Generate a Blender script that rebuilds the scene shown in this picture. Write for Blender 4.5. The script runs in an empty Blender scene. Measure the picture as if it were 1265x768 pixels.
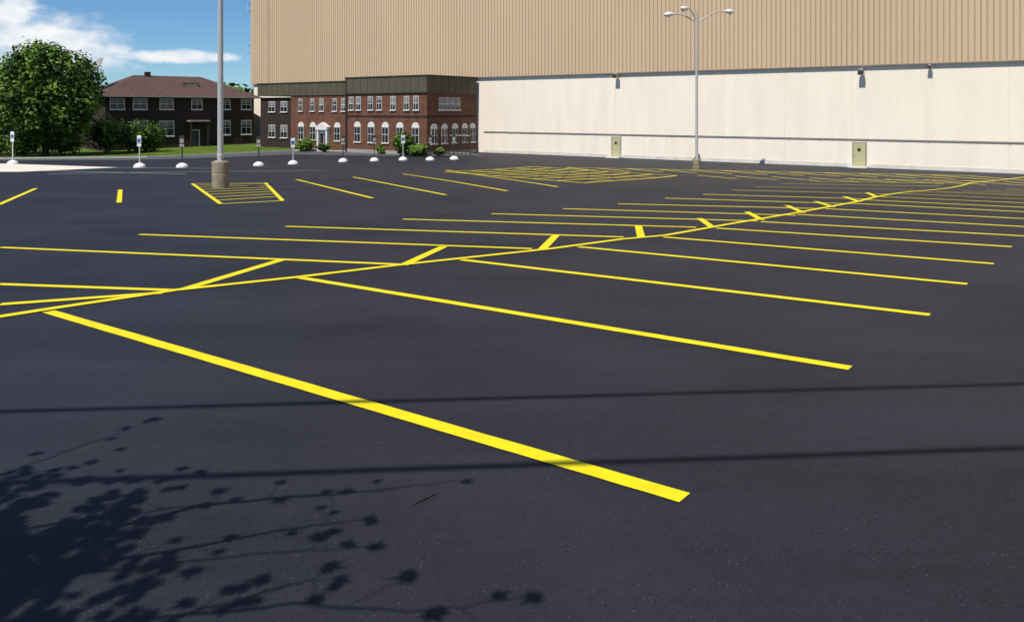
import bpy, math, random
from mathutils import Vector, noise
random.seed(7)
scene=bpy.context.scene
COL=bpy.context.collection
R=random.random
def U(a,b): return random.uniform(a,b)

# ---------------------------------------------------------------- materials
def mat(name,col,rough=.8,spec=.3,var=.12,scale=3.0,bump=0,bscale=40,metal=0,detail=3,col2=None,stretch=None,seed=0):
    m=bpy.data.materials.new(name); m.use_nodes=True
    nt=m.node_tree; N=nt.nodes; L=nt.links; b=N['Principled BSDF']
    b.inputs['Roughness'].default_value=rough
    b.inputs['Specular IOR Level'].default_value=spec
    b.inputs['Metallic'].default_value=metal
    tc=N.new('ShaderNodeTexCoord'); mp=N.new('ShaderNodeMapping')
    L.new(tc.outputs['Object'],mp.inputs['Vector'])
    if stretch: mp.inputs['Scale'].default_value=stretch
    mp.inputs['Location'].default_value=(seed,seed*1.7,0)
    n=N.new('ShaderNodeTexNoise'); n.inputs['Scale'].default_value=scale; n.inputs['Detail'].default_value=detail
    n.inputs['Roughness'].default_value=.6
    L.new(mp.outputs['Vector'],n.inputs['Vector'])
    r=N.new('ShaderNodeValToRGB'); L.new(n.outputs['Fac'],r.inputs['Fac'])
    c=Vector(col)
    lo=c*(1-var); hi=c*(1+var) if col2 is None else Vector(col2)
    r.color_ramp.elements[0].position=.3; r.color_ramp.elements[1].position=.7
    r.color_ramp.elements[0].color=(*lo,1); r.color_ramp.elements[1].color=(*[min(v,.95) for v in hi],1)
    L.new(r.outputs['Color'],b.inputs['Base Color'])
    if bump:
        n2=N.new('ShaderNodeTexNoise'); n2.inputs['Scale'].default_value=bscale; n2.inputs['Detail'].default_value=2
        L.new(tc.outputs['Object'],n2.inputs['Vector'])
        bp=N.new('ShaderNodeBump'); bp.inputs['Strength'].default_value=bump; bp.inputs['Distance'].default_value=.02
        L.new(n2.outputs['Fac'],bp.inputs['Height']); L.new(bp.outputs['Normal'],b.inputs['Normal'])
    return m

def asphalt_mat():
    m=bpy.data.materials.new('sealed_asphalt'); m.use_nodes=True
    nt=m.node_tree; N=nt.nodes; L=nt.links; b=N['Principled BSDF']
    b.inputs['Roughness'].default_value=.68; b.inputs['Specular IOR Level'].default_value=.3
    tc=N.new('ShaderNodeTexCoord')
    def noi(scale,det,rough=.55,vec=None):
        n=N.new('ShaderNodeTexNoise'); n.inputs['Scale'].default_value=scale; n.inputs['Detail'].default_value=det; n.inputs['Roughness'].default_value=rough
        L.new(vec or tc.outputs['Object'],n.inputs['Vector']); return n.outputs['Fac']
    mp=N.new('ShaderNodeMapping'); mp.inputs['Rotation'].default_value=(0,0,math.radians(38)); mp.inputs['Scale'].default_value=(.10,1,1)
    L.new(tc.outputs['Object'],mp.inputs['Vector'])
    big=noi(.35,3); streak=noi(1.3,3,.6,mp.outputs['Vector']); fine=noi(75,2,.75); mid=noi(9,3,.65)
    def mth(op,a,b_,c=None):
        x=N.new('ShaderNodeMath'); x.operation=op
        for i,v in enumerate([a,b_,c]):
            if v is None: continue
            if isinstance(v,(int,float)): x.inputs[i].default_value=v
            else: L.new(v,x.inputs[i])
        return x.outputs[0]
    s=mth('ADD',mth('MULTIPLY',big,.28),mth('MULTIPLY',streak,.20))
    s=mth('ADD',s,mth('MULTIPLY',mid,.12)); s=mth('ADD',s,mth('MULTIPLY',fine,.40))
    r=N.new('ShaderNodeValToRGB'); L.new(s,r.inputs['Fac'])
    r.color_ramp.elements[0].position=.36; r.color_ramp.elements[0].color=(.0065,.0070,.0115,1)
    r.color_ramp.elements[1].position=.64; r.color_ramp.elements[1].color=(.0310,.0315,.0440,1)
    # bright aggregate specks
    v=N.new('ShaderNodeTexVoronoi'); v.inputs['Scale'].default_value=30; L.new(tc.outputs['Object'],v.inputs['Vector'])
    sp=mth('LESS_THAN',v.outputs['Distance'],.12)
    sep=N.new('ShaderNodeSeparateColor'); L.new(v.outputs['Color'],sep.inputs[0])
    sp=mth('MULTIPLY',sp,mth('GREATER_THAN',sep.outputs[0],.80))
    mx=N.new('ShaderNodeMix'); mx.data_type='RGBA'; L.new(mth('MULTIPLY',sp,.6),mx.inputs['Factor'])
    L.new(r.outputs['Color'],mx.inputs['A']); mx.inputs['B'].default_value=(.15,.15,.16,1)
    L.new(mx.outputs['Result'],b.inputs['Base Color'])
    bp=N.new('ShaderNodeBump'); bp.inputs['Strength'].default_value=.6; bp.inputs['Distance'].default_value=.006
    L.new(fine,bp.inputs['Height']); L.new(bp.outputs['Normal'],b.inputs['Normal'])
    return m

def brick_mat(name,c1,c2,mortar):
    m=bpy.data.materials.new(name); m.use_nodes=True
    nt=m.node_tree; N=nt.nodes; L=nt.links; b=N['Principled BSDF']; b.inputs['Roughness'].default_value=.9
    tc=N.new('ShaderNodeTexCoord'); sp=N.new('ShaderNodeSeparateXYZ'); L.new(tc.outputs['Object'],sp.inputs[0])
    ad=N.new('ShaderNodeMath'); ad.operation='SUBTRACT'; L.new(sp.outputs[0],ad.inputs[0]); L.new(sp.outputs[1],ad.inputs[1])
    cb=N.new('ShaderNodeCombineXYZ'); L.new(ad.outputs[0],cb.inputs[0]); L.new(sp.outputs[2],cb.inputs[1])
    bt=N.new('ShaderNodeTexBrick'); bt.inputs['Scale'].default_value=1.0
    bt.inputs['Brick Width'].default_value=.28; bt.inputs['Row Height'].default_value=.09; bt.inputs['Mortar Size'].default_value=.008
    bt.inputs['Color1'].default_value=(*c1,1); bt.inputs['Color2'].default_value=(*c2,1); bt.inputs['Mortar'].default_value=(*mortar,1)
    L.new(cb.outputs[0],bt.inputs['Vector'])
    n=N.new('ShaderNodeTexNoise'); n.inputs['Scale'].default_value=1.2; n.inputs['Detail'].default_value=4; L.new(tc.outputs['Object'],n.inputs['Vector'])
    mr=N.new('ShaderNodeMapRange'); L.new(n.outputs['Fac'],mr.inputs['Value']); mr.inputs['To Min'].default_value=.45; mr.inputs['To Max'].default_value=1.55
    mx=N.new('ShaderNodeMix'); mx.data_type='RGBA'; mx.blend_type='MULTIPLY'; mx.inputs['Factor'].default_value=1
    L.new(bt.outputs['Color'],mx.inputs['A']); L.new(mr.outputs[0],mx.inputs['B']); L.new(mx.outputs['Result'],b.inputs['Base Color'])
    return m

M_asph=asphalt_mat()
M_yel=mat('yellow_road_paint',(.80,.655,.004),.6,.3,.10,5,.15,150,detail=5)
M_wline=mat('white_road_paint',(.62,.6,.55),.7,.3,.1,5)
M_conc=mat('pale_concrete',(.68,.64,.55),.9,.2,.1,1.2)
M_kerb=mat('kerb_concrete',(.48,.46,.41),.9,.2,.15,2)
M_road=mat('worn_road_asphalt',(.085,.087,.10),.9,.2,.15,.6)
M_grass=mat('lawn_grass',(.085,.13,.020),.95,.1,.40,.8,.5,8)
M_seam=mat('crack_sealant',(.10,.075,.06),.9,.2,.3,2)
M_cream=mat('cream_concrete_panel',(.885,.79,.65),.9,.15,.05,.9,stretch=(1,1,.18),detail=5)
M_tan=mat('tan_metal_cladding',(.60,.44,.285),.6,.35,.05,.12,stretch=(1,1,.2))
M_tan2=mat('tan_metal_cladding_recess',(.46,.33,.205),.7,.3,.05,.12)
M_trim=mat('grey_trim',(.33,.30,.26),.7,.3,.1,1)
M_joint=mat('panel_joint',(.70,.62,.51),.9,.1,.05)
M_brick=brick_mat('red_brick',(.17,.060,.028),(.10,.036,.018),(.14,.09,.06))
M_brickd=brick_mat('dark_brick',(.034,.016,.014),(.024,.012,.010),(.035,.025,.022))
M_olive=mat('olive_metal_parapet',(.095,.083,.055),.7,.3,.1,.6)
M_olived=mat('olive_parapet_cap',(.055,.048,.034),.7,.3,.1,.6)
M_roof=mat('brown_shingles',(.095,.058,.052),.9,.2,.28,2.5)
M_white=mat('white_window_frame',(.72,.70,.66),.6,.3,.04,2)
M_glass=mat('window_glass',(.02,.024,.03),.12,.6,.3,.7)
M_blind=mat('window_blind',(.20,.20,.19),.5,.4,.3,1.5)
M_door=mat('olive_steel_door',(.46,.44,.24),.6,.3,.06,2)
M_metal=mat('galvanised_steel',(.50,.49,.47),.5,.5,.06,3,metal=.2)
M_dark=mat('dark_metal',(.035,.033,.03),.6,.4,.1,3)
M_ped=mat('weathered_concrete',(.28,.235,.165),.95,.15,.25,2.6,.4,30)
M_domes=mat('white_painted_concrete',(.70,.69,.66),.8,.3,.07,4)
M_blue=mat('blue_sign_panel',(.03,.10,.32),.5,.4,.05,3)
M_lens=mat('lamp_lens',(.6,.6,.57),.3,.5,.05,3)
M_bark=mat('tree_bark',(.065,.05,.036),.95,.1,.3,5)
M_pole=mat('creosoted_wood',(.12,.08,.05),.95,.1,.25,4,stretch=(1,1,.1))
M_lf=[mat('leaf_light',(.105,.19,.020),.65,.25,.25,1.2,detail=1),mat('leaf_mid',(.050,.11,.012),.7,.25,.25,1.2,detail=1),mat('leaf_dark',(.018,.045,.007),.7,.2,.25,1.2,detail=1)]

# ---------------------------------------------------------------- terrain
def Zd(X,D):
    s=.592*X+.807*D
    t=min(1,max(0,(s-30)/45)); w=t*t*(3-2*t)
    return (2.2+.0365*min(max(D,0),110))*(1-w)+5.2*w
def gz(x,y): return 2.2-Zd(x,y)

def mk(name,verts,faces,mats,midx=None,smooth=False,parent=None):
    me=bpy.data.meshes.new(name); me.from_pydata(verts,[],faces)
    for m in (mats if isinstance(mats,(list,tuple)) else [mats]): me.materials.append(m)
    if midx: me.polygons.foreach_set('material_index',midx)
    if smooth: me.polygons.foreach_set('use_smooth',[True]*len(me.polygons))
    me.update()
    o=bpy.data.objects.new(name,me); COL.objects.link(o)
    if parent: o.parent=parent
    return o
def empty(name):
    o=bpy.data.objects.new(name,None); COL.objects.link(o); o.empty_display_size=.5; return o

xs=[-2500,-1200,-600,-300,-200]+[-150+i for i in range(261)]+[160,300,600,1200,2500]
ys=[-2500,-600,-200,-60]+[-30+i for i in range(181)]+[200,300,600,1200,2500]
V=[(x,y,gz(x,y)) for y in ys for x in xs]; nx=len(xs)
Fc=[(j*nx+i,j*nx+i+1,(j+1)*nx+i+1,(j+1)*nx+i) for j in range(len(ys)-1) for i in range(nx-1)]
mk('parking_lot_ground',V,Fc,M_asph,smooth=True)

class MB:
    def __init__(s): s.v=[];s.f=[];s.m=[];s.mats=[]
    def mi(s,m):
        if m not in s.mats: s.mats.append(m)
        return s.mats.index(m)
    def poly(s,pts,m):
        b=len(s.v); s.v+=[tuple(p) for p in pts]; s.f.append(tuple(range(b,b+len(pts)))); s.m.append(s.mi(m))
    def strip(s,p0,p1,w,m,off=.006,step=.5,jit=0):
        p0=Vector(p0);p1=Vector(p1); d=p1-p0; L=d.length; d/=L; nrm=Vector((-d.y,d.x))*w/2
        n=max(1,int(L/step)); b=len(s.v)
        for i in range(n+1):
            c=p0+d*(L*i/n)
            for sg in (1,-1):
                q=c+nrm*(sg*(1+U(-jit,jit)))
                s.v.append((q.x,q.y,gz(q.x,q.y)+off))
        k=s.mi(m)
        for i in range(n):
            s.f.append((b+2*i+1,b+2*i+3,b+2*i+2,b+2*i)); s.m.append(k)
    def box(s,fr,t0,t1,k0,k1,z0,z1,m):
        o,a,n=fr; b=len(s.v)
        for z in (z0,z1):
            for t,k in ((t0,k0),(t1,k0),(t1,k1),(t0,k1)):
                s.v.append((o[0]+a[0]*t+n[0]*k,o[1]+a[1]*t+n[1]*k,z))
        i=s.mi(m)
        for f in ((0,3,2,1),(4,5,6,7),(0,1,5,4),(1,2,6,5),(2,3,7,6),(3,0,4,7)):
            s.f.append(tuple(b+x for x in f)); s.m.append(i)
    def prism(s,fr,pts,k0,k1,m):
        o,a,n=fr; b=len(s.v); N=len(pts)
        for k in (k0,k1):
            for t,z in pts: s.v.append((o[0]+a[0]*t+n[0]*k,o[1]+a[1]*t+n[1]*k,z))
        i=s.mi(m)
        s.f.append(tuple(range(b,b+N))); s.f.append(tuple(range(b+2*N-1,b+N-1,-1))); s.m+=[i,i]
        for j in range(N):
            s.f.append((b+j,b+(j+1)%N,b+N+(j+1)%N,b+N+j)); s.m.append(i)
    def tube(s,pts,rads,m,seg=10,cap=True):
        b=len(s.v); i=s.mi(m); n=len(pts); pts=[Vector(p) for p in pts]
        for j,p in enumerate(pts):
            d=(pts[min(j+1,n-1)]-pts[max(j-1,0)]).normalized()
            u=d.cross(Vector((0,0,1)))
            if u.length<.05: u=Vector((1,0,0))
            u.normalize(); w=d.cross(u)
            for q in range(seg):
                a=2*math.pi*q/seg; v=p+(u*math.cos(a)+w*math.sin(a))*rads[j]; s.v.append(tuple(v))
        for j in range(n-1):
            for q in range(seg):
                s.f.append((b+j*seg+q,b+j*seg+(q+1)%seg,b+(j+1)*seg+(q+1)%seg,b+(j+1)*seg+q)); s.m.append(i)
        if cap:
            s.f.append(tuple(range(b,b+seg))); s.f.append(tuple(range(b+n*seg-1,b+(n-1)*seg-1,-1))); s.m+=[i,i]
    def lathe(s,c,prof,m,seg=20):
        b=len(s.v); i=s.mi(m)
        for r,z in prof:
            for q in range(seg):
                a=2*math.pi*q/seg; s.v.append((c[0]+r*math.cos(a),c[1]+r*math.sin(a),c[2]+z))
        for j in range(len(prof)-1):
            for q in range(seg):
                s.f.append((b+j*seg+q,b+j*seg+(q+1)%seg,b+(j+1)*seg+(q+1)%seg,b+(j+1)*seg+q)); s.m.append(i)
        s.f.append(tuple(range(b+(len(prof)-1)*seg,b+len(prof)*seg))); s.m.append(i)
    def done(s,name,parent=None,smooth=False):
        return mk(name,s.v,s.f,s.mats,s.m,smooth,parent)

# ---------------------------------------------------------------- painted markings
W=.155
Rl=[(-5.91,10.17,1.06,4.89),(-3.38,12.67,3.25,7.66),(-.92,14.54,5.23,9.98),(1.36,16.29,6.91,12.1),(3.41,17.9,8.5,14.07),(5.05,19.69,10.21,16.29),(6.63,21.24,11.95,17.9),(8.33,23.29,13.34,19.69),(9.91,25.18,14.68,21.66),(11.48,27.41,16.04,23.67),(12.78,28.9,17.07,25.19),(14.3,30.93,18.42,27.19),(16.35,34.08,20.31,29.98),(18.88,38.15,23.45,34.61)]
Ll=[(-7.8,12.1,-4.9,11.6),(-10.4,16.2,-2.0,14.0),(-8.6,18.4,.4,16.0),(-5.7,20.1,2.5,17.9),(-3.0,21.9,4.6,19.9),(-.6,23.5,6.6,21.4),(1.6,25.2,8.2,23.0),(3.6,27.1,9.8,25.2),(5.7,29.7,11.5,27.1),(7.6,31.8,13.2,29.3),(9.7,35,15.7,33.1),(12.1,39.4,20.7,41.1),(15.8,46.9,26.6,49.6),(19.8,53.1,30.8,54.4),(23.9,57.8,34.5,57.3)]
Ml=[(-6.8,10.6,-5.0,11.4),(-17.2,26.7,-21.2,35.5),(-17.0,34.6,-13.6,27.6),(-11.7,43.3,-5.2,29.7),(-9.2,46.2,-2.6,31.4),(-7.2,52.5,-.2,33.8),(-5.2,63.2,2.1,36.7)]
Tl=[(-4.2,14.5,-4.8,11.7),(-1.4,16.3,-1.9,13.9),(1.0,18.2,.6,15.9),(3.2,20.2,2.9,17.9),(5.2,22.1,5.0,19.9),(7.1,24.1,6.8,21.7),(9.1,26.4,8.7,23.8),(10.7,28.1,10.4,25.8),(12.8,30.7,12.2,28.1),(15.3,34.4,14.1,30.9)]
Sp=[(-9.5,7.0),(-6.35,9.85),(-6.0,10.3),(-4.9,11.6),(-3.4,12.7),(-2.0,13.9),(.8,16.0),(2.4,17.5),(3.5,18.2),(5.6,20.6),(8.5,23.8),(12.2,28.1),(17.3,35.3),(31.7,55.1),(39.6,61.7),(47.1,66.5)]
mb=MB()
for i,l in enumerate(Rl): mb.strip(l[:2],l[2:],W+.004*i,M_yel,.006,.2,.035)
for i,l in enumerate(Ll): mb.strip(l[:2],l[2:],W+.004*i,M_yel,.006,.25,.035)
for l in Tl: mb.strip(l[:2],l[2:],W*1.15,M_yel,.0075)
for l in Ml: mb.strip(l[:2],l[2:],W*1.1,M_yel,.009)
for a,b in zip(Sp[:-1],Sp[1:]): mb.strip(a,b,W*1.05,M_yel,.0105,.25,.03)
A,B,C,D_=[Vector(p) for p in ((-15.8,39.4),(-12.4,40.1),(-8.2,28.5),(-9.9,27.1))]
for a,b in ((A,B),(B,C),(C,D_),(D_,A)): mb.strip(a,b,W,M_yel,.006)
for i in range(1,8):
    f=i/8.; mb.strip(A.lerp(D_,f),B.lerp(C,min(1,f-.06)),W,M_yel,.0075)
W2=.23
A,B,C,D_=[Vector(p) for p in ((-5,59.4),(2,71.6),(12.1,58.7),(3.7,41.2))]
for a,b in ((A,B),(B,C),(C,D_),(D_,A)): mb.strip(a,b,W2,M_yel,.006)
for i in range(1,7):
    f=i/7.; mb.strip(A.lerp(D_,f),B.lerp(C,f),W2,M_yel,.0075)
for i in range(1,4):
    f=i/4.; mb.strip(A.lerp(B,f),D_.lerp(C,f),W2,M_yel,.009)
for i in range(13):
    f=i/12.; a=Vector((4.8,70.6)).lerp(Vector((36,63)),f); b=a+Vector((2.2,-5.0)); mb.strip(a,b,W2,M_yel,.006)
mb.strip((4.8,70.6),(36,63),W2,M_yel,.009)
for i in range(10):
    f=i/9.; a=Vector((14,60)).lerp(Vector((38,57)),f); b=a+Vector((1.5,-5.0)); mb.strip(a,b,W2,M_yel,.006)
for i in range(9):
    f=i/8.; a=Vector((20.5,38.5)).lerp(Vector((44,62)),f); b=a+Vector((5.0,-3.6)); mb.strip(a,b,W2,M_yel,.006)
mb.done('yellow_parking_stall_markings')
mb=MB()
mb.strip((-36.6,57),(-20.6,50.3),W,M_wline); mb.strip((-29.3,50.3),(-13.6,57.6),W,M_wline)
mb.strip((-40,63),(-22,60.5),W,M_wline)
mb.done('white_lane_markings')
mb=MB()
mb.strip((-19.9,31),(-6.7,32.8),.10,M_seam,.005); mb.strip((-26,30.4),(-19.9,31),.10,M_seam,.005)
mb.done('sealed_pavement_crack')

def sheet(name,A,B,m,off,na=60,nb=12):
    V=[];F=[]
    def at(P,f):
        g=f*(len(P)-1); i=min(int(g),len(P)-2); return Vector(P[i]).lerp(Vector(P[i+1]),g-i)
    for i in range(na+1):
        a=at(A,i/na); b=at(B,i/na)
        for j in range(nb+1):
            p=a.lerp(b,j/nb); V.append((p.x,p.y,gz(p.x,p.y)+off))
    for i in range(na):
        for j in range(nb):
            q=i*(nb+1)+j; F.append((q,q+nb+1,q+nb+2,q+1))
    return mk(name,V,F,m,smooth=True)
sheet('concrete_driveway_apron',[(-90,58),(-48,54),(-33.0,53.4),(-30.8,60.6)],[(-90,84),(-56,76),(-44.8,71.0),(-30.6,61.9)],M_conc,.012)
front=[(-150,80),(-90,86),(-61,87.0),(-41.3,90.5),(-28.1,103.0),(-12,97.0),(-5.2,97.2)]
back=[(-150,150),(-90,150),(-61,150),(-44,150),(-30,114),(-12,106),(-5.0,100)]
sheet('access_road',[(-150,74),(-90,79),(-61,81),(-40,83.5),(-27,95),(-12,90.5),(-3,91)],[(p[0],p[1]-.1) for p in front],M_road,.006,80,8)
sheet('lawn',front,back,M_grass,.13,100,24)
mb=MB()
for a,b in zip(front[:-1],front[1:]):
    a=Vector(a);b=Vector(b); d=(b-a); L=d.length; d/=L; n=Vector((d.y,-d.x))
    k=int(L/1.5)+1
    for i in range(k):
        p=a+d*(L*i/k); q=a+d*(L*(i+1)/k)
        z1=gz(p.x,p.y); z2=gz(q.x,q.y); P1,Q1,P2,Q2=p+n*.2,q+n*.2,p-n*.02,q-n*.02
        mb.poly([(P1.x,P1.y,z1-.05),(Q1.x,Q1.y,z2-.05),(Q1.x,Q1.y,z2+.15),(P1.x,P1.y,z1+.15)],M_kerb)
        mb.poly([(P1.x,P1.y,z1+.15),(Q1.x,Q1.y,z2+.15),(Q2.x,Q2.y,z2+.15),(P2.x,P2.y,z1+.15)],M_kerb)
mb.done('kerb')

# ---------------------------------------------------------------- hangar
FW=((41.7,64.8),(-.806,.592),(.592,.807))
def WP(t,k): return (FW[0][0]+FW[1][0]*t+FW[2][0]*k, FW[0][1]+FW[1][1]*t+FW[2][1]*k)
H=empty('large_hangar_building')
GZ=-3.0; BAND=6.25; TOP=36
mb=MB(); mb.box(FW,-70,102.0,0,70,GZ-1,BAND,M_cream); mb.done('lower_wall',H)
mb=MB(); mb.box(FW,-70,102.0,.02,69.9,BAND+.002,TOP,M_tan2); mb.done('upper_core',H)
V=[];F=[];mi=[]
per=.46; t=-70.0; prof=[]
while t<102.2-per:
    prof+=[(t,-.30),(t+.33,-.30),(t+.355,-.245),(t+.435,-.245)]; t+=per
prof.append((t,-.30))
for tt,k in prof:
    x,y=WP(tt,k); V+=[(x,y,BAND-.02),(x,y,TOP)]
for i in range(len(prof)-1):
    F.append((2*i,2*i+2,2*i+3,2*i+1)); mi.append(0 if prof[i][1]<-.25 and prof[i+1][1]<-.25 else 1)  # groove faces take the darker tan, painting in shade between the ribs
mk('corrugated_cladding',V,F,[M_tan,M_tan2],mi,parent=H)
mb=MB()
mb.box(FW,-70,102.1,-.28,-.003,BAND-.09,BAND-.03,M_trim)
mb.box(FW,101.9,102.25,-.34,.0,BAND-.02,TOP,M_tan)
mb.done('cladding_base_flashing',H)
mb=MB()
mb.box(FW,-70,56.0,-.08,-.003,-.52,-.46,M_trim)
mb.box(FW,-70,56.0,-.04,-.004,-.46,-.42,M_dark)
for i in range(42): mb.box(FW,-68+i*3,-67.94+i*3,-.08,-.003,-.62,-.522,M_trim)
mb.done('wall_service_rail',H)
mb=MB()
for i in range(28):
    t=-66+i*6.1
    if t<56: mb.box(FW,t,t+.03,-.004,.002,GZ,BAND-.12,M_joint)
mb.box(FW,-70,56,-.03,-.002,GZ-.3,GZ+.35,M_conc)
mb.done('panel_joints',H)
for t in (37.6,12.64):
    mb=MB()
    mb.box(FW,t-.62,t+.62,-.06,-.004,GZ+.1,GZ+2.3,M_trim)
    mb.box(FW,t-.5,t+.5,-.09,-.061,GZ+.12,GZ+2.18,M_door)
    mb.box(FW,t-.12,t+.16,-.10,-.091,GZ+1.45,GZ+1.75,M_dark)
    mb.box(FW,t+.36,t+.44,-.14,-.091,GZ+1.05,GZ+1.15,M_metal)
    mb.box(FW,t-.8,t+.8,-1.0,-.07,GZ-.2,GZ+.098,M_conc)
    mb.done('steel_door',H)
for t,z,s in ((37.4,5.9,1),(12.4,5.6,1),(6.9,5.9,.7),(28,GZ+.6,.5)):
    mb=MB()
    mb.box(FW,t-.1*s,t+.1*s,-.55*s,-.004,z+.25*s,z+.33*s,M_metal)
    mb.prism(FW,[(t-.28*s,z-.25*s),(t+.28*s,z-.25*s),(t+.2*s,z+.24*s),(t-.2*s,z+.24*s)],-.75*s,-.35*s,M_trim)
    mb.box(FW,t-.22*s,t+.22*s,-.79*s,-.751*s,z-.18*s,z+.15*s,M_dark)
    mb.done('wall_floodlight',H)
mb=MB()
for z in (11.2,17.8):
    mb.box(FW,102.3,103.2,-.3,.9,z,z+.1,M_metal)
    for k in (-.3,.3,.9): mb.box(FW,103.1,103.18,k-.03,k+.03,z+.101,z+1.1,M_white)
    mb.box(FW,103.08,103.2,-.35,.95,z+1.101,z+1.18,M_white)
for k in (-.1,.35): mb.box(FW,102.6,102.66,k-.03,k+.03,GZ,TOP,M_white)
mb.done('side_ladder_platforms',H)
mb=MB(); mb.box(FW,97.8,98.0,-.36,-.305,BAND,TOP,M_tan2); mb.done('downpipe',H)

Fn=empty('chainlink_gate')
mb=MB()
for i in range(6):
    t=56.4-i*.62; mb.box(FW,t-.04,t+.04,-6.03,-5.97,GZ,GZ+2.3,M_dark)
mb.box(FW,53.3,56.4,-6.02,-5.98,GZ+2.22,GZ+2.3,M_metal); mb.box(FW,53.3,56.4,-6.02,-5.98,GZ+.2,GZ+.26,M_metal)
for i in range(24): mb.box(FW,53.3+i*.13,53.33+i*.13,-6.01,-5.99,GZ+.26,GZ+2.22,M_dark)
mb.done('gate_bars',Fn)

# ---------------------------------------------------------------- windows
def win(mb,fr,t,k,w,z0,z1,blind=.5,bars=1,frame=.055,fm=None):
    fm=fm or M_white
    mb.box(fr,t-w/2-frame,t+w/2+frame,k-.07,k-.003,z0-frame,z1+frame,fm)
    zb=z1-(z1-z0)*blind
    if blind<1: mb.box(fr,t-w/2,t+w/2,k-.085,k-.071,z0,zb,M_glass)
    if blind>0: mb.box(fr,t-w/2,t+w/2,k-.085,k-.071,zb,z1,M_blind)
    mb.box(fr,t-w/2,t+w/2,k-.11,k-.086,(z0+z1)/2-.035,(z0+z1)/2+.035,fm)
    for i in range(bars):
        c=t-w/2+w*(i+1)/(bars+1); mb.box(fr,c-.022,c+.022,k-.115,k-.086,z0,z1,fm)
    mb.box(fr,t-w/2-frame-.08,t+w/2+frame+.08,k-.16,k-.0035,z0-frame-.10,z0-frame-.002,M_conc)
def arch(mb,fr,t,k,w,z0,z1):
    r=w/2; zz=z1-r
    mb.prism(fr,[(t-r-.06,z0),(t+r+.06,z0),(t+r+.06,zz-.1),(t-r-.06,zz-.1)],k-.05,k-.003,M_white)
    mb.prism(fr,[(t+(r+.12)*math.cos(a),zz-.098+(r+.12)*math.sin(a)) for a in [math.pi*i/10 for i in range(11)]],k-.06,k-.003,M_white)
    mb.prism(fr,[(t-r,z0+.05),(t+r,z0+.05),(t+r,zz-.16),(t-r,zz-.16)],k-.075,k-.0605,M_glass)
    mb.box(fr,t-r,t+r,k-.10,k-.076,(z0+zz)/2-.03,(z0+zz)/2+.02,M_white)
    mb.box(fr,t-.02,t+.02,k-.105,k-.0765,z0,zz-.16,M_white)
    mb.box(fr,t-r-.15,t+r+.15,k-.13,k-.0035,z0-.12,z0-.002,M_conc)

# ---------------------------------------------------------------- brick office
BO=empty('brick_office_building')
K=-9.3; T0=56.95; T1=70.35; T2=82.4; T3=89.4; ZP=4.1; ZT=6.1
mb=MB(); mb.box(FW,T0,T1,K,-.4,GZ-.8,ZP,M_brick); mb.box(FW,T1+.002,T2,K+1.0,-.4,GZ-.8,ZP-.003,M_brick)
mb.box(FW,T2+.002,T3,K+1.3,-.4,GZ-.8,ZP-.2,M_brickd); mb.done('brick_walls',BO)
mb=MB()
mb.box(FW,T0-.12,T1+.1,K-.12,-.42,ZP+.002,ZT,M_olive)
mb.box(FW,T0-.2,T1+.18,K-.2,-.42,ZT+.002,ZT+.14,M_olived)
mb.box(FW,T0-.16,T1+.14,K-.16,K-.121,ZP+.05,ZP+.2,M_olived)
mb.box(FW,T1+.19,T3+.1,K+.88,-.42,ZP+.004,ZT-.35,M_olive)
mb.box(FW,T1+.19,T3+.2,K+.8,-.42,ZT-.348,ZT-.22,M_olived)
t=T0
while t<T1: mb.box(FW,t,t+.04,K-.14,K-.121,ZP+.22,ZT-.02,M_olived); t+=1.2
t=T1+.3
while t<T3: mb.box(FW,t,t+.04,K+.86,K+.879,ZP+.1,ZT-.4,M_olived); t+=1.2
k=K
while k<-1: mb.box(FW,T0-.14,T0-.121,k,k+.04,ZP+.22,ZT-.02,M_olived); k+=1.2
mb.done('parapet',BO)
mb=MB()
mb.box(FW,T0-.05,T1+.002,K-.05,K-.002,1.35,1.55,M_brickd)
mb.box(FW,T0-.05,T0-.002,K,-.4,1.35,1.55,M_brickd)
mb.box(FW,T0-.06,T1+.003,K-.06,K-.002,GZ-.5,GZ+.4,M_trim)
mb.box(FW,T0-.06,T0-.002,K,-.4,GZ-.5,GZ+.4,M_trim)
mb.box(FW,T1-.1,T1+.12,K-.16,K-.061,GZ,ZT-.1,M_dark)
mb.done('brick_bands',BO)
mb=MB()
for n,t in enumerate((58.6,60.1,62.3,64.6,66.1,68.2,69.5)): win(mb,FW,t,K,.72,2.25,3.75,U(.2,.8),1)
for n,t in enumerate((58.7,61.2,63.6,66.0,68.4)): arch(mb,FW,t,K,.95,-1.7,.75)
for n,t in enumerate((72.0,73.7,76.2,78.0,80.4)): win(mb,FW,t,K+1.0,.72,2.1,3.6,U(.2,.8),1)
for t in (73.2,80.3,77.9): arch(mb,FW,t,K+1.0,.95,-1.7,.6)
for t in (84.2,86.8):
    win(mb,FW,t,K+1.3,1.3,2.0,3.3,.4,1); win(mb,FW,t,K+1.3,1.3,-1.5,.1,.4,1)
mb.done('front_windows',BO)
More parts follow.
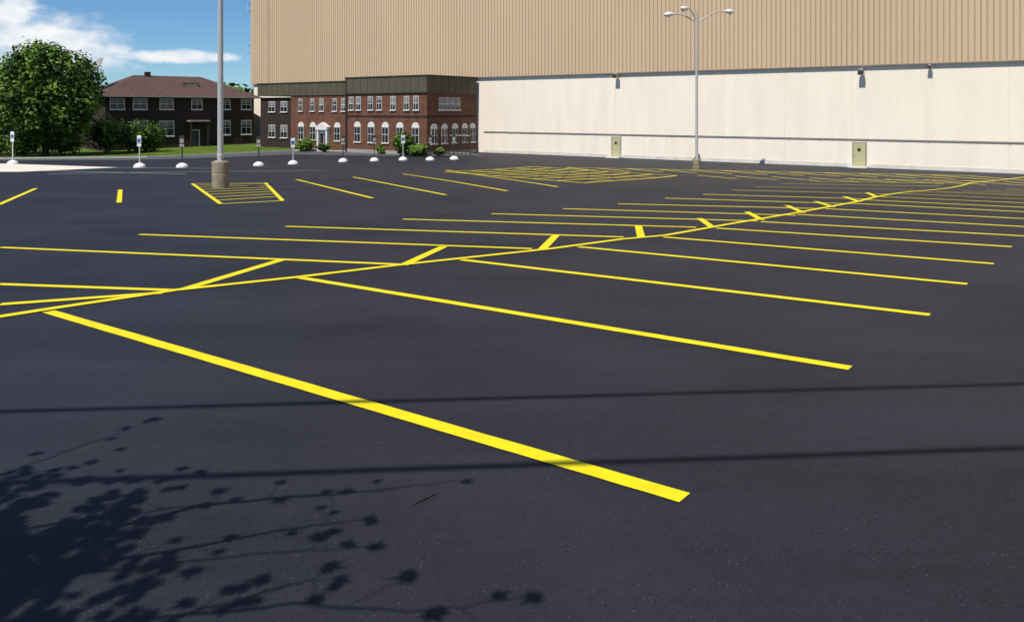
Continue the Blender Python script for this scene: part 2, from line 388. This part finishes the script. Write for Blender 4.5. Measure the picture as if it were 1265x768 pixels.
# end wall: local t runs into the depth, negative k points outward... outward is (.806,-.592)
FEi=(WP(T0,0),(.592,.807),(-.806,.592))
mb=MB()
for t in (-6.9,-5.9,-4.9,-3.9): win(mb,FEi,t,0,.72,2.25,3.6,.7,1)
for t in (-8.1,-6.3,-4.4,-2.6,-1.1): arch(mb,FEi,t,0,.9,-1.7,.6)
mb.done('end_windows',BO)
mb=MB()
t=75.6;k=K+1
mb.box(FW,t-1.0,t-.7,k-.5,k-.003,GZ,-.35,M_white); mb.box(FW,t+.7,t+1.0,k-.5,k-.003,GZ,-.35,M_white)
mb.box(FW,t-1.1,t+1.1,k-.6,k-.003,-.348,.02,M_white)
mb.prism(FW,[(t-1.15,.022),(t+1.15,.022),(t,.6)],k-.6,k-.003,M_white)
mb.box(FW,t-.69,t+.69,k-.12,k-.003,GZ,-.9,M_glass); mb.box(FW,t-.69,t+.69,k-.12,k-.003,-.898,-.35,M_white)
mb.box(FW,t-.04,t+.04,k-.15,k-.121,GZ,-.9,M_white)
mb.box(FW,t-1.6,t+1.6,k-1.6,k-.61,GZ-.3,GZ+.2,M_conc)
mb.done('entrance_portal',BO)

# ---------------------------------------------------------------- dark brick house
HO=empty('dark_brick_house')
FH=((-54.1,106.0),(.744,.668),(-.668,.744))
gl=-3.3; ev=4.05; WW=20.6; DD=13
mb=MB(); mb.box(FH,0,WW,0,DD,gl-1.5,ev,M_brickd); mb.done('brick_walls',HO)
ov=.8; rz=7.2
def hp(t,k,z): return (FH[0][0]+FH[1][0]*t+FH[2][0]*k,FH[0][1]+FH[1][1]*t+FH[2][1]*k,z)
e=[hp(-ov,-ov,ev+.05),hp(WW+ov,-ov,ev+.05),hp(WW+ov,DD+ov,ev+.05),hp(-ov,DD+ov,ev+.05)]
r1=hp(DD/2-1,DD/2,rz); r2=hp(WW-DD/2+1,DD/2,rz)
mk('hip_roof',e+[r1,r2],[(0,1,5,4),(1,2,5),(2,3,4,5),(3,0,4)],M_roof,parent=HO)
mb=MB(); mb.box(FH,-ov,WW+ov,-ov,DD+ov,ev-.14,ev+.045,M_brickd); mb.box(FH,-ov-.08,WW+ov+.08,-ov-.08,-ov-.003,ev-.1,ev+.06,M_trim)
mb.box(FH,11.2,13.4,2.6,5,ev+1.2,ev+2.1,M_roof); mb.box(FH,11.35,13.25,2.55,2.597,ev+1.35,ev+1.95,M_blind)
mb.box(FH,7.0,7.7,6,6.7,rz-1,rz+.5,M_brickd)
mb.done('eaves_and_dormer',HO)
mb=MB()
for t in (1.5,4.4,7.9,12.1,16.2,19.4): win(mb,FH,t,0,1.7 if t<12 else 1.4,2.35,3.7,.35,1,.09)
for t in (4.4,7.9,16.2,19.4): win(mb,FH,t,0,1.9 if t<12 else 1.4,-1.35,.6,.35,1,.09)
mb.box(FH,10.6,13.4,-1.6,-.003,.55,.75,M_trim)
for t in (10.7,13.1): mb.box(FH,t,t+.2,-1.55,-1.35,gl,.548,M_brickd)
mb.box(FH,11.3,12.5,-.06,-.003,gl,-.6,M_white); mb.box(FH,11.42,12.38,-.09,-.061,gl,-.7,M_glass)
mb.done('windows_and_porch',HO)

SD=empty('satellite_dish')
mb=MB(); c=Vector((-57.4,110.5,8.2))
ax=Vector((-.45,-.6,.65)).normalized(); u=ax.cross(Vector((0,0,1))).normalized(); w=ax.cross(u)
rings=[(0,0),(.5,.05),(.95,.2),(1.3,.4)]
for r,d in rings:
    for q in range(20):
        a=2*math.pi*q/20; mb.v.append(tuple(c+ax*d+(u*math.cos(a)+w*math.sin(a))*max(r,.01)))
k=mb.mi(M_trim)
for j in range(3):
    for q in range(20): mb.f.append((j*20+q,j*20+(q+1)%20,(j+1)*20+(q+1)%20,(j+1)*20+q)); mb.m.append(k)
mb.tube([c+ax*.1,c+ax*1.2],[.03,.03],M_metal,6); mb.tube([(c.x,c.y,gz(c.x,c.y)),c],[.12,.08],M_metal,8)
mb.done('dish_and_mast',SD)

# ---------------------------------------------------------------- lamps
def lamp(x,y,h=13.6,ph=1.2,pr=.38,rot=0):
    E=empty('street_lamp'); z0=gz(x,y)
    mb=MB(); mb.lathe((x,y,z0-.1),[(pr,0),(pr,ph*.62),(pr*.97,ph*.63),(pr*.97,ph*.66),(pr,ph*.67),(pr,ph+.06),(pr*.93,ph+.1)],M_ped,24); mb.done('concrete_pedestal',E)
    mb=MB(); mb.lathe((x,y,z0+ph),[(.24,0),(.24,.05),(.15,.06),(.15,.3),(.13,.32),(.12,h*.5),(.085,h-ph)],M_metal,14)
    for a in range(4):
        mb.box(((x+.19*math.cos(a*1.57+.78),y+.19*math.sin(a*1.57+.78)),(1,0),(0,1)),-.03,.03,-.03,.03,z0+ph+.051,z0+ph+.13,M_dark)
    mb.done('tapered_pole',E)
    for ang,L,dz in ((rot+180,2.0,-.35),(rot+8,2.6,.0),(rot+205,.9,.1)):
        mb=MB(); c,s=math.cos(math.radians(ang)),math.sin(math.radians(ang)); zt=z0+h
        P=[];n=9
        for i in range(n):
            f=i/(n-1); rr=L*f; zz=zt-1.1+1.1*math.sin(f*math.pi*.5)+dz*f
            P.append((x+c*rr,y+s*rr,zz))
        mb.tube(P,[.055]*n,M_metal,8)
        hx,hy,hz=P[-1]
        Q=[];Rr=[]
        for i in range(7):
            f=i/6; Q.append((hx+c*f*.95,hy+s*f*.95,hz+.02-.04*f)); Rr.append([.06,.13,.19,.22,.2,.15,.05][i])
        mb.tube(Q,Rr,M_white,10)
        mb.lathe((hx+c*.58,hy+s*.58,hz-.28),[(.06,0),(.13,.06),(.16,.14)],M_lens,12)
        mb.done('lamp_arm',E,smooth=True)
lamp(-13.2,36.1); lamp(16.1,69.5,13.8,.9,.34,4)

signs=[(-43.7,69.8,2.85,0),(-29,62.1,2.5,0),(-25.9,62.6,2.5,1),(-21.7,68.3,2.5,1),(-20.1,73.2,2.4,0),(-16.8,79.3,2.6,1),(-14,81.1,2.6,1),(-11.3,82.7,2.6,0),(-8.5,82.7,2.6,1),(-6.1,84.1,2.6,1)]
for x,y,h,dk in signs:
    E=empty('parking_sign'); z0=gz(x,y); a=U(-.35,.35); fr=((x,y),(math.cos(a),math.sin(a)),(-math.sin(a),math.cos(a)))
    mb=MB(); mb.lathe((x,y,z0-.05),[(.46,0),(.46,.12),(.43,.20),(.33,.32),(.16,.40),(.06,.42)],M_domes,18); mb.done('domed_base',E,smooth=True)
    mb=MB(); mb.box(fr,-.04,.04,-.04,.04,z0+.36,z0+h,M_metal if not dk else M_dark); mb.done('post',E)
    mb=MB(); mb.box(fr,-.19,.19,-.065,-.041,z0+h-.62,z0+h,M_white if not dk else M_dark)
    mb.box(fr,-.15,.15,-.073,-.066,z0+h-.56,z0+h-.25,M_blue if not dk else M_trim)
    mb.box(fr,-.19,.19,-.065,-.041,z0+h-.86,z0+h-.66,M_white if not dk else M_trim)
    mb.done('sign_plate',E)

# ---------------------------------------------------------------- vegetation
def leafcloud(name,lobes,n,size,parent=None,shell=.55):
    V=[];F=[];mi=[]
    vol=[l[3]**2*(l[4] if len(l)>4 else 1) for l in lobes]; tot=sum(vol)
    for l,v in zip(lobes,vol):
        cx,cy,cz,r=l[:4]; sz=l[4] if len(l)>4 else 1
        for _ in range(int(n*v/tot)):
            d=Vector((random.gauss(0,1),random.gauss(0,1),random.gauss(0,1))).normalized()
            rr=r*(shell+(1-shell)*R()**.6)*(1+.34*noise.noise(d*2.3+Vector((cx,cy,cz))))
            if noise.noise(d*3.5+Vector((cz,cx,cy)))<-.25 and R()<.85: rr*=.55
            p=Vector((cx,cy,cz))+Vector((d.x*rr,d.y*rr,d.z*rr*sz))
            nn=(d+Vector((U(-1,1),U(-1,1),U(-1,1)))*.9+Vector((0,0,.4))).normalized()
            u=nn.cross(Vector((U(-1,1),U(-1,1),U(-1,1)))).normalized(); w=nn.cross(u)
            s=size*U(.5,1.3); b=len(V)
            V+=[tuple(p+u*s),tuple(p+w*s*.6),tuple(p-u*s),tuple(p-w*s*.6)]
            F.append((b,b+1,b+2,b+3))
            q=noise.noise(p*.55)*1.5+U(-.3,.3)+.3*d.z; mi.append(0 if q>.10 else (1 if q>-.2 else 2))  # tops of each lobe lean to lighter leaves, painting in sunlit tops
    return mk(name,V,F,M_lf,mi,parent=parent)
def tree(name,x,y,h,r,n,size,nl=16,trunk=.32):
    E=empty(name); z0=gz(x,y); mb=MB()
    mb.tube([(x,y,z0-.2),(x+.1,y,z0+h*.18),(x-.1,y+.1,z0+h*.4),(x,y,z0+h*.75)],[trunk*1.3,trunk,trunk*.75,trunk*.2],M_bark,10)
    lobes=[]
    for i in range(nl):
        a=i*2.4; f=(i+.5)/nl; zz=z0+h*(.23+.67*f); prof=math.sin(math.pi*min(1,(.20+f*.77)))**.6
        rad=r*.70*prof*U(.7,1.12); px,py=x+math.cos(a)*rad,y+math.sin(a)*rad
        lobes.append((px,py,zz,r*U(.2,.38),.85))
        zb=z0+h*U(.2,.4)
        mb.tube([(x,y,zb),((x+px)/2,(y+py)/2,(zb+zz)/2+.3),(px,py,zz)],[trunk*.4,trunk*.22,trunk*.06],M_bark,6)
    lobes.append((x,y,z0+h*.55,r*.55,1.1)); lobes.append((x,y,z0+h*.84,r*.36,.8))
    mb.done('trunk_and_limbs',E)
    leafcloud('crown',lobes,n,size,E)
tree('broadleaf_tree',-55.6,95,13.6,7.2,20000,.25,34)
tree('broadleaf_tree',-66.0,98,12.3,5.8,9000,.29,20)
def shrub(x,y,r,h,n=2500):
    E=empty('shrub'); z0=gz(x,y)+.1; mb=MB()
    for i in range(5):
        a=i*1.3; mb.tube([(x,y,z0-.1),(x+math.cos(a)*r*.5,y+math.sin(a)*r*.5,z0+h*.6)],[.06,.02],M_bark,5)
    mb.done('stems',E)
    L=[(x+U(-.5,.5)*r,y+U(-.4,.4)*r,z0+h*U(.35,.65),r*U(.45,.65),h/r*.7) for _ in range(6)]
    leafcloud('foliage',L,int(n*.7),.17,E,.5)
for a in ((-61,92.5,2.6,3.4,4000),(-57.5,94,2.8,3.8,5000),(-53.5,95,2.3,3.0,3500),(-50.3,99,3.4,4.6,6500),(-46.8,102,2.9,4.0,5000),(-26.5,101.5,1.4,1.6,1800),(-23.5,99.5,.9,1.0,900),(-15.6,95.3,.8,.9,800),(-12.1,91.2,1.5,2.6,2500),(-10.6,90.0,1.3,1.5,2000),(-8.4,90.2,.9,.9,900)):
    shrub(*a)
L=[]
for i in range(46):
    x=-260+i*4.6; y=190+U(-12,12); L.append((x,y,gz(x,y)+5+U(-1,2),U(4.5,7),.9))
leafcloud('distant_woodland',L,9000,1.1)

# ---- maple overhanging from outside the frame; its shadow falls on the lot
EL=math.radians(57); AZ=Vector((-.57,-.82)).normalized()
LS=Vector((AZ.x*math.cos(EL),AZ.y*math.cos(EL),math.sin(EL)))
def up(gx,gy,h):
    z=gz(gx,gy); return Vector((gx+LS.x/LS.z*h,gy+LS.y/LS.z*h,h+z))
MT=empty('maple_tree')
out=[(0,-.55),(.08,-.25),(.32,-.38),(.28,-.18),(.62,-.08),(.36,.08),(.52,.42),(.2,.25),(.12,.42),(0,.8),(-.12,.42),(-.2,.25),(-.52,.42),(-.36,.08),(-.62,-.08),(-.28,-.18),(-.32,-.38),(-.08,-.25)]
V=[];F=[];mi=[]
def leaf(p,s):
    n=(LS*1.0+Vector((0,0,.4))+Vector((U(-1,1),U(-1,1),U(-.6,.6)))*.5).normalized()
    a=Vector((U(-1,1),U(-1,1),U(-.3,.3))); u=n.cross(a).normalized(); w=n.cross(u)
    b=len(V); V.append(tuple(p))
    for x,y in out: V.append(tuple(p+u*x*s+w*y*s))
    N=len(out)
    for i in range(N): F.append((b,b+1+i,b+1+(i+1)%N)); mi.append(random.choice((0,1,1,2)))
mb=MB()
tx,ty=-9.2,-1.2
mb.tube([(tx,ty,-.2),(tx+.1,ty+.1,1.5),(tx+.3,ty+.2,2.7),(tx+.1,ty-.1,5),(tx-.5,ty-.4,7.5)],[.34,.26,.22,.15,.05],M_bark,12)
root=Vector((tx+.3,ty+.2,2.7))
def branch(gp,h0,h1,dens,ls,tip=1):
    P=[up(x,y,h0+(h1-h0)*i/(len(gp)-1)) for i,(x,y) in enumerate(gp)]
    Q=[]
    for a,b in zip(P[:-1],P[1:]):
        for i in range(6): Q.append(a.lerp(b,i/6)+Vector((U(-1,1),U(-1,1),U(-1,1)))*.02)
    Q.append(P[-1]); n=len(Q)
    mb.tube([root]+Q,[.05]+[.016*(1-i/n)+.003 for i in range(n)],M_bark,6)
    for i in range(1,n):
        f=i/(n-1)
        k=dens*(1.2-f)*.6
        for _ in range(int(k)+(1 if R()<k-int(k)+.15 else 0)):
            d=Vector((U(-1,1),U(-1,1),U(-.7,.7))); L_=U(.1,.40)*(1.1-f*.6)
            e=Q[i]+d*L_
            mb.tube([Q[i],e],[.004,.0025],M_bark,4,False); leaf(e,ls*U(.75,1.15))
    for _ in range(tip): leaf(Q[-1]+Vector((U(-1,1),U(-1,1),U(-1,1)))*.03,ls)
branch([(-4.9,3.6),(-3.7,4.7),(-3.2,5.5),(-2.8,6.25)],3.1,3.5,1.6,.085,2)
branch([(-5.0,3.8),(-3.6,4.7),(-2.75,5.15)],3.0,3.3,4,.10)
branch([(-4.9,4.1),(-3.6,5.0),(-2.9,5.45)],3.0,3.3,3,.09)
branch([(-4.6,3.3),(-2.9,4.45),(-1.9,4.8),(-1.05,5.0)],3.0,3.3,3.4,.10)
branch([(-1.9,4.8),(-.95,4.98),(-.3,5.15)],3.2,3.4,.3,.085)
branch([(-4.4,3.0),(-2.4,4.0),(-1.5,4.2),(-.72,4.3)],3.0,3.3,2.2,.11)
branch([(-2.2,4.1),(-1.3,4.5),(-.8,4.62)],3.1,3.3,1.2,.09)
branch([(-4.2,2.9),(-2.0,3.6),(-1.0,3.78),(-.4,3.72),(.1,3.84)],3.0,3.3,1.4,.115)
branch([(-4.0,2.7),(-1.8,3.5),(-1.1,3.95),(-.85,4.0)],3.0,3.3,2.8,.11)
branch([(-4.2,2.6),(-1.6,3.3),(-.6,3.45)],3.0,3.3,2.0,.11)
mb.done('trunk_and_branches',MT)
for _ in range(1700):
    x=random.gauss(-2.95,.62); y=random.gauss(4.15,.5)
    lim=-1.75 if y<4.2 else -2.05
    if x>lim or y>5.35: continue
    edge=min(lim-x,5.35-y)
    if noise.noise(Vector((x*2.4,y*2.4,3)))<(-.05 if edge<.35 else -.32): continue
    leaf(up(x,y,U(3.0,3.9)),U(.075,.11))
for _ in range(2600):
    d=Vector((random.gauss(0,1),random.gauss(0,1),random.gauss(0,1))).normalized()*(.45+.55*R())
    p=Vector((-10.2+d.x*3.0,-3.0+d.y*2.8,6.2+d.z*2.6)); leaf(p,U(.10,.15))
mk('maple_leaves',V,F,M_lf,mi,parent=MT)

mb=MB()
def gp(x,y,h): return (x,y,gz(x,y)+h)
mb.tube([gp(-.60,4.78,.006),gp(-.565,4.84,.010),gp(-.53,4.87,.010),gp(-.47,4.95,.007)],[.003,.005,.006,.003],M_dark,6); mb.tube([gp(-.565,4.84,.010),gp(-.55,4.90,.016)],[.003,.002],M_dark,5)
mb.done('fallen_twig')

# ---------------------------------------------------------------- utility line
CT=1/math.tan(EL)
for x,y in ((-32,-.4),(32,4.85)):
    E=empty('utility_pole'); mb=MB(); z=gz(x,y)
    mb.tube([(x,y,z-.3),(x,y,9.2)],[.17,.12],M_pole,12); mb.box(((x,y),(1,0),(0,1)),-.06,.06,-1.0,1.0,8.7,8.82,M_pole)
    for yy in (-.8,.8): mb.lathe((x,y+yy,8.82),[(.04,0),(.06,.05),(.04,.12)],M_trim,8)
    mb.done('pole_and_crossarm',E)
mb=MB()
for (sy,h) in ((6.66,7.8),(5.28,7.0)):
    P=[]
    for i in range(41):
        f=i/40; xx=-32+64*f; hh=h+.45*(4*(f-.5)**2)
        P.append((xx,sy+.083*(xx+.571*CT*h)-.821*CT*h,hh))
    mb.tube(P,[.045]*41,M_dark,6)
mb.done('overhead_cables')

# ---------------------------------------------------------------- world / sun / camera
w=bpy.data.worlds.new('World'); scene.world=w; w.use_nodes=True
N=w.node_tree.nodes; L=w.node_tree.links; bg=N['Background']; bg.inputs['Strength'].default_value=.085
sky=N.new('ShaderNodeTexSky'); sky.sky_type='NISHITA'; sky.sun_disc=False
sky.sun_elevation=EL; sky.sun_rotation=math.atan2(LS.x,LS.y)%(2*math.pi)
sky.altitude=1500; sky.air_density=1.0; sky.dust_density=.1; sky.ozone_density=3.0
tc=N.new('ShaderNodeTexCoord'); sx=N.new('ShaderNodeSeparateXYZ'); L.new(tc.outputs['Generated'],sx.inputs[0])
def mt(op,a,b=None,c=None):
    x=N.new('ShaderNodeMath'); x.operation=op
    for i,v in enumerate((a,b,c)):
        if v is None: continue
        if isinstance(v,(int,float)): x.inputs[i].default_value=v
        else: L.new(v,x.inputs[i])
    return x.outputs[0]
az=mt('ARCTAN2',sx.outputs[0],sx.outputs[1]); elv=mt('ARCSINE',sx.outputs[2])
def blob(a,e,ra,re):
    p=mt('POWER',mt('DIVIDE',mt('ABSOLUTE',mt('SUBTRACT',az,a)),ra),2.0); q=mt('POWER',mt('DIVIDE',mt('ABSOLUTE',mt('SUBTRACT',elv,e)),re),2.0)
    return mt('SUBTRACT',1.0,mt('ADD',p,q))
cb=N.new('ShaderNodeCombineXYZ'); L.new(az,cb.inputs[0]); L.new(mt('MULTIPLY',elv,1.8),cb.inputs[1])
n1=N.new('ShaderNodeTexNoise'); n1.inputs['Scale'].default_value=16; n1.inputs['Detail'].default_value=6; n1.inputs['Roughness'].default_value=.62; L.new(cb.outputs[0],n1.inputs['Vector'])
bl=[blob(-.525,.068,.075,.036),blob(-.56,.105,.03,.022),blob(-.395,.062,.055,.008),blob(-.60,.06,.07,.035),
    blob(.9,.35,.3,.12),blob(2.2,.5,.4,.2),blob(-1.4,.4,.4,.12)]
m_=bl[0]
for b_ in bl[1:]: m_=mt('MAXIMUM',m_,b_)
m_=mt('MAXIMUM',m_,-1.6)
dens=mt('ADD',m_,mt('MULTIPLY',mt('SUBTRACT',n1.outputs['Fac'],.46),4.2))
mr=N.new('ShaderNodeMapRange'); mr.interpolation_type='SMOOTHSTEP'; L.new(dens,mr.inputs['Value']); mr.inputs['From Min'].default_value=-.3; mr.inputs['From Max'].default_value=1.2; mr.inputs['To Max'].default_value=.95
tint=N.new('ShaderNodeMix'); tint.data_type='RGBA'; tint.blend_type='MULTIPLY'; tint.inputs['Factor'].default_value=1; L.new(sky.outputs[0],tint.inputs['A']); tint.inputs['B'].default_value=(.70,.98,1.2,1)
mx=N.new('ShaderNodeMix'); mx.data_type='RGBA'; L.new(mr.outputs[0],mx.inputs['Factor']); L.new(tint.outputs['Result'],mx.inputs['A'])
n2=N.new('ShaderNodeTexNoise'); n2.inputs['Scale'].default_value=30; n2.inputs['Detail'].default_value=3; L.new(cb.outputs[0],n2.inputs['Vector'])
r2_=N.new('ShaderNodeValToRGB'); L.new(n2.outputs['Fac'],r2_.inputs['Fac']); r2_.color_ramp.elements[0].position=.35; r2_.color_ramp.elements[0].color=(9.0,9.6,10.5,1); r2_.color_ramp.elements[1].position=.6; r2_.color_ramp.elements[1].color=(11.6,11.6,11.6,1)
L.new(r2_.outputs['Color'],mx.inputs['B']); L.new(mx.outputs['Result'],bg.inputs['Color'])

sl=bpy.data.lights.new('sun','SUN'); sl.energy=5.0; sl.angle=math.radians(.5); sl.color=(1,.95,.87)
so=bpy.data.objects.new('sun',sl); COL.objects.link(so); so.rotation_euler=LS.to_track_quat('Z','Y').to_euler(); so.location=(-20,-30,40)

cam=bpy.data.cameras.new('camera'); co=bpy.data.objects.new('camera',cam); COL.objects.link(co)
co.location=(0,0,2.2); co.rotation_euler=(math.radians(90),0,0)
cam.sensor_width=36; cam.sensor_fit='HORIZONTAL'; cam.lens=985/1265*36; cam.shift_y=-248/1265; cam.clip_end=6000; cam.clip_start=.1
scene.camera=co
scene.view_settings.view_transform='Standard'; scene.view_settings.look='None'; scene.view_settings.exposure=0
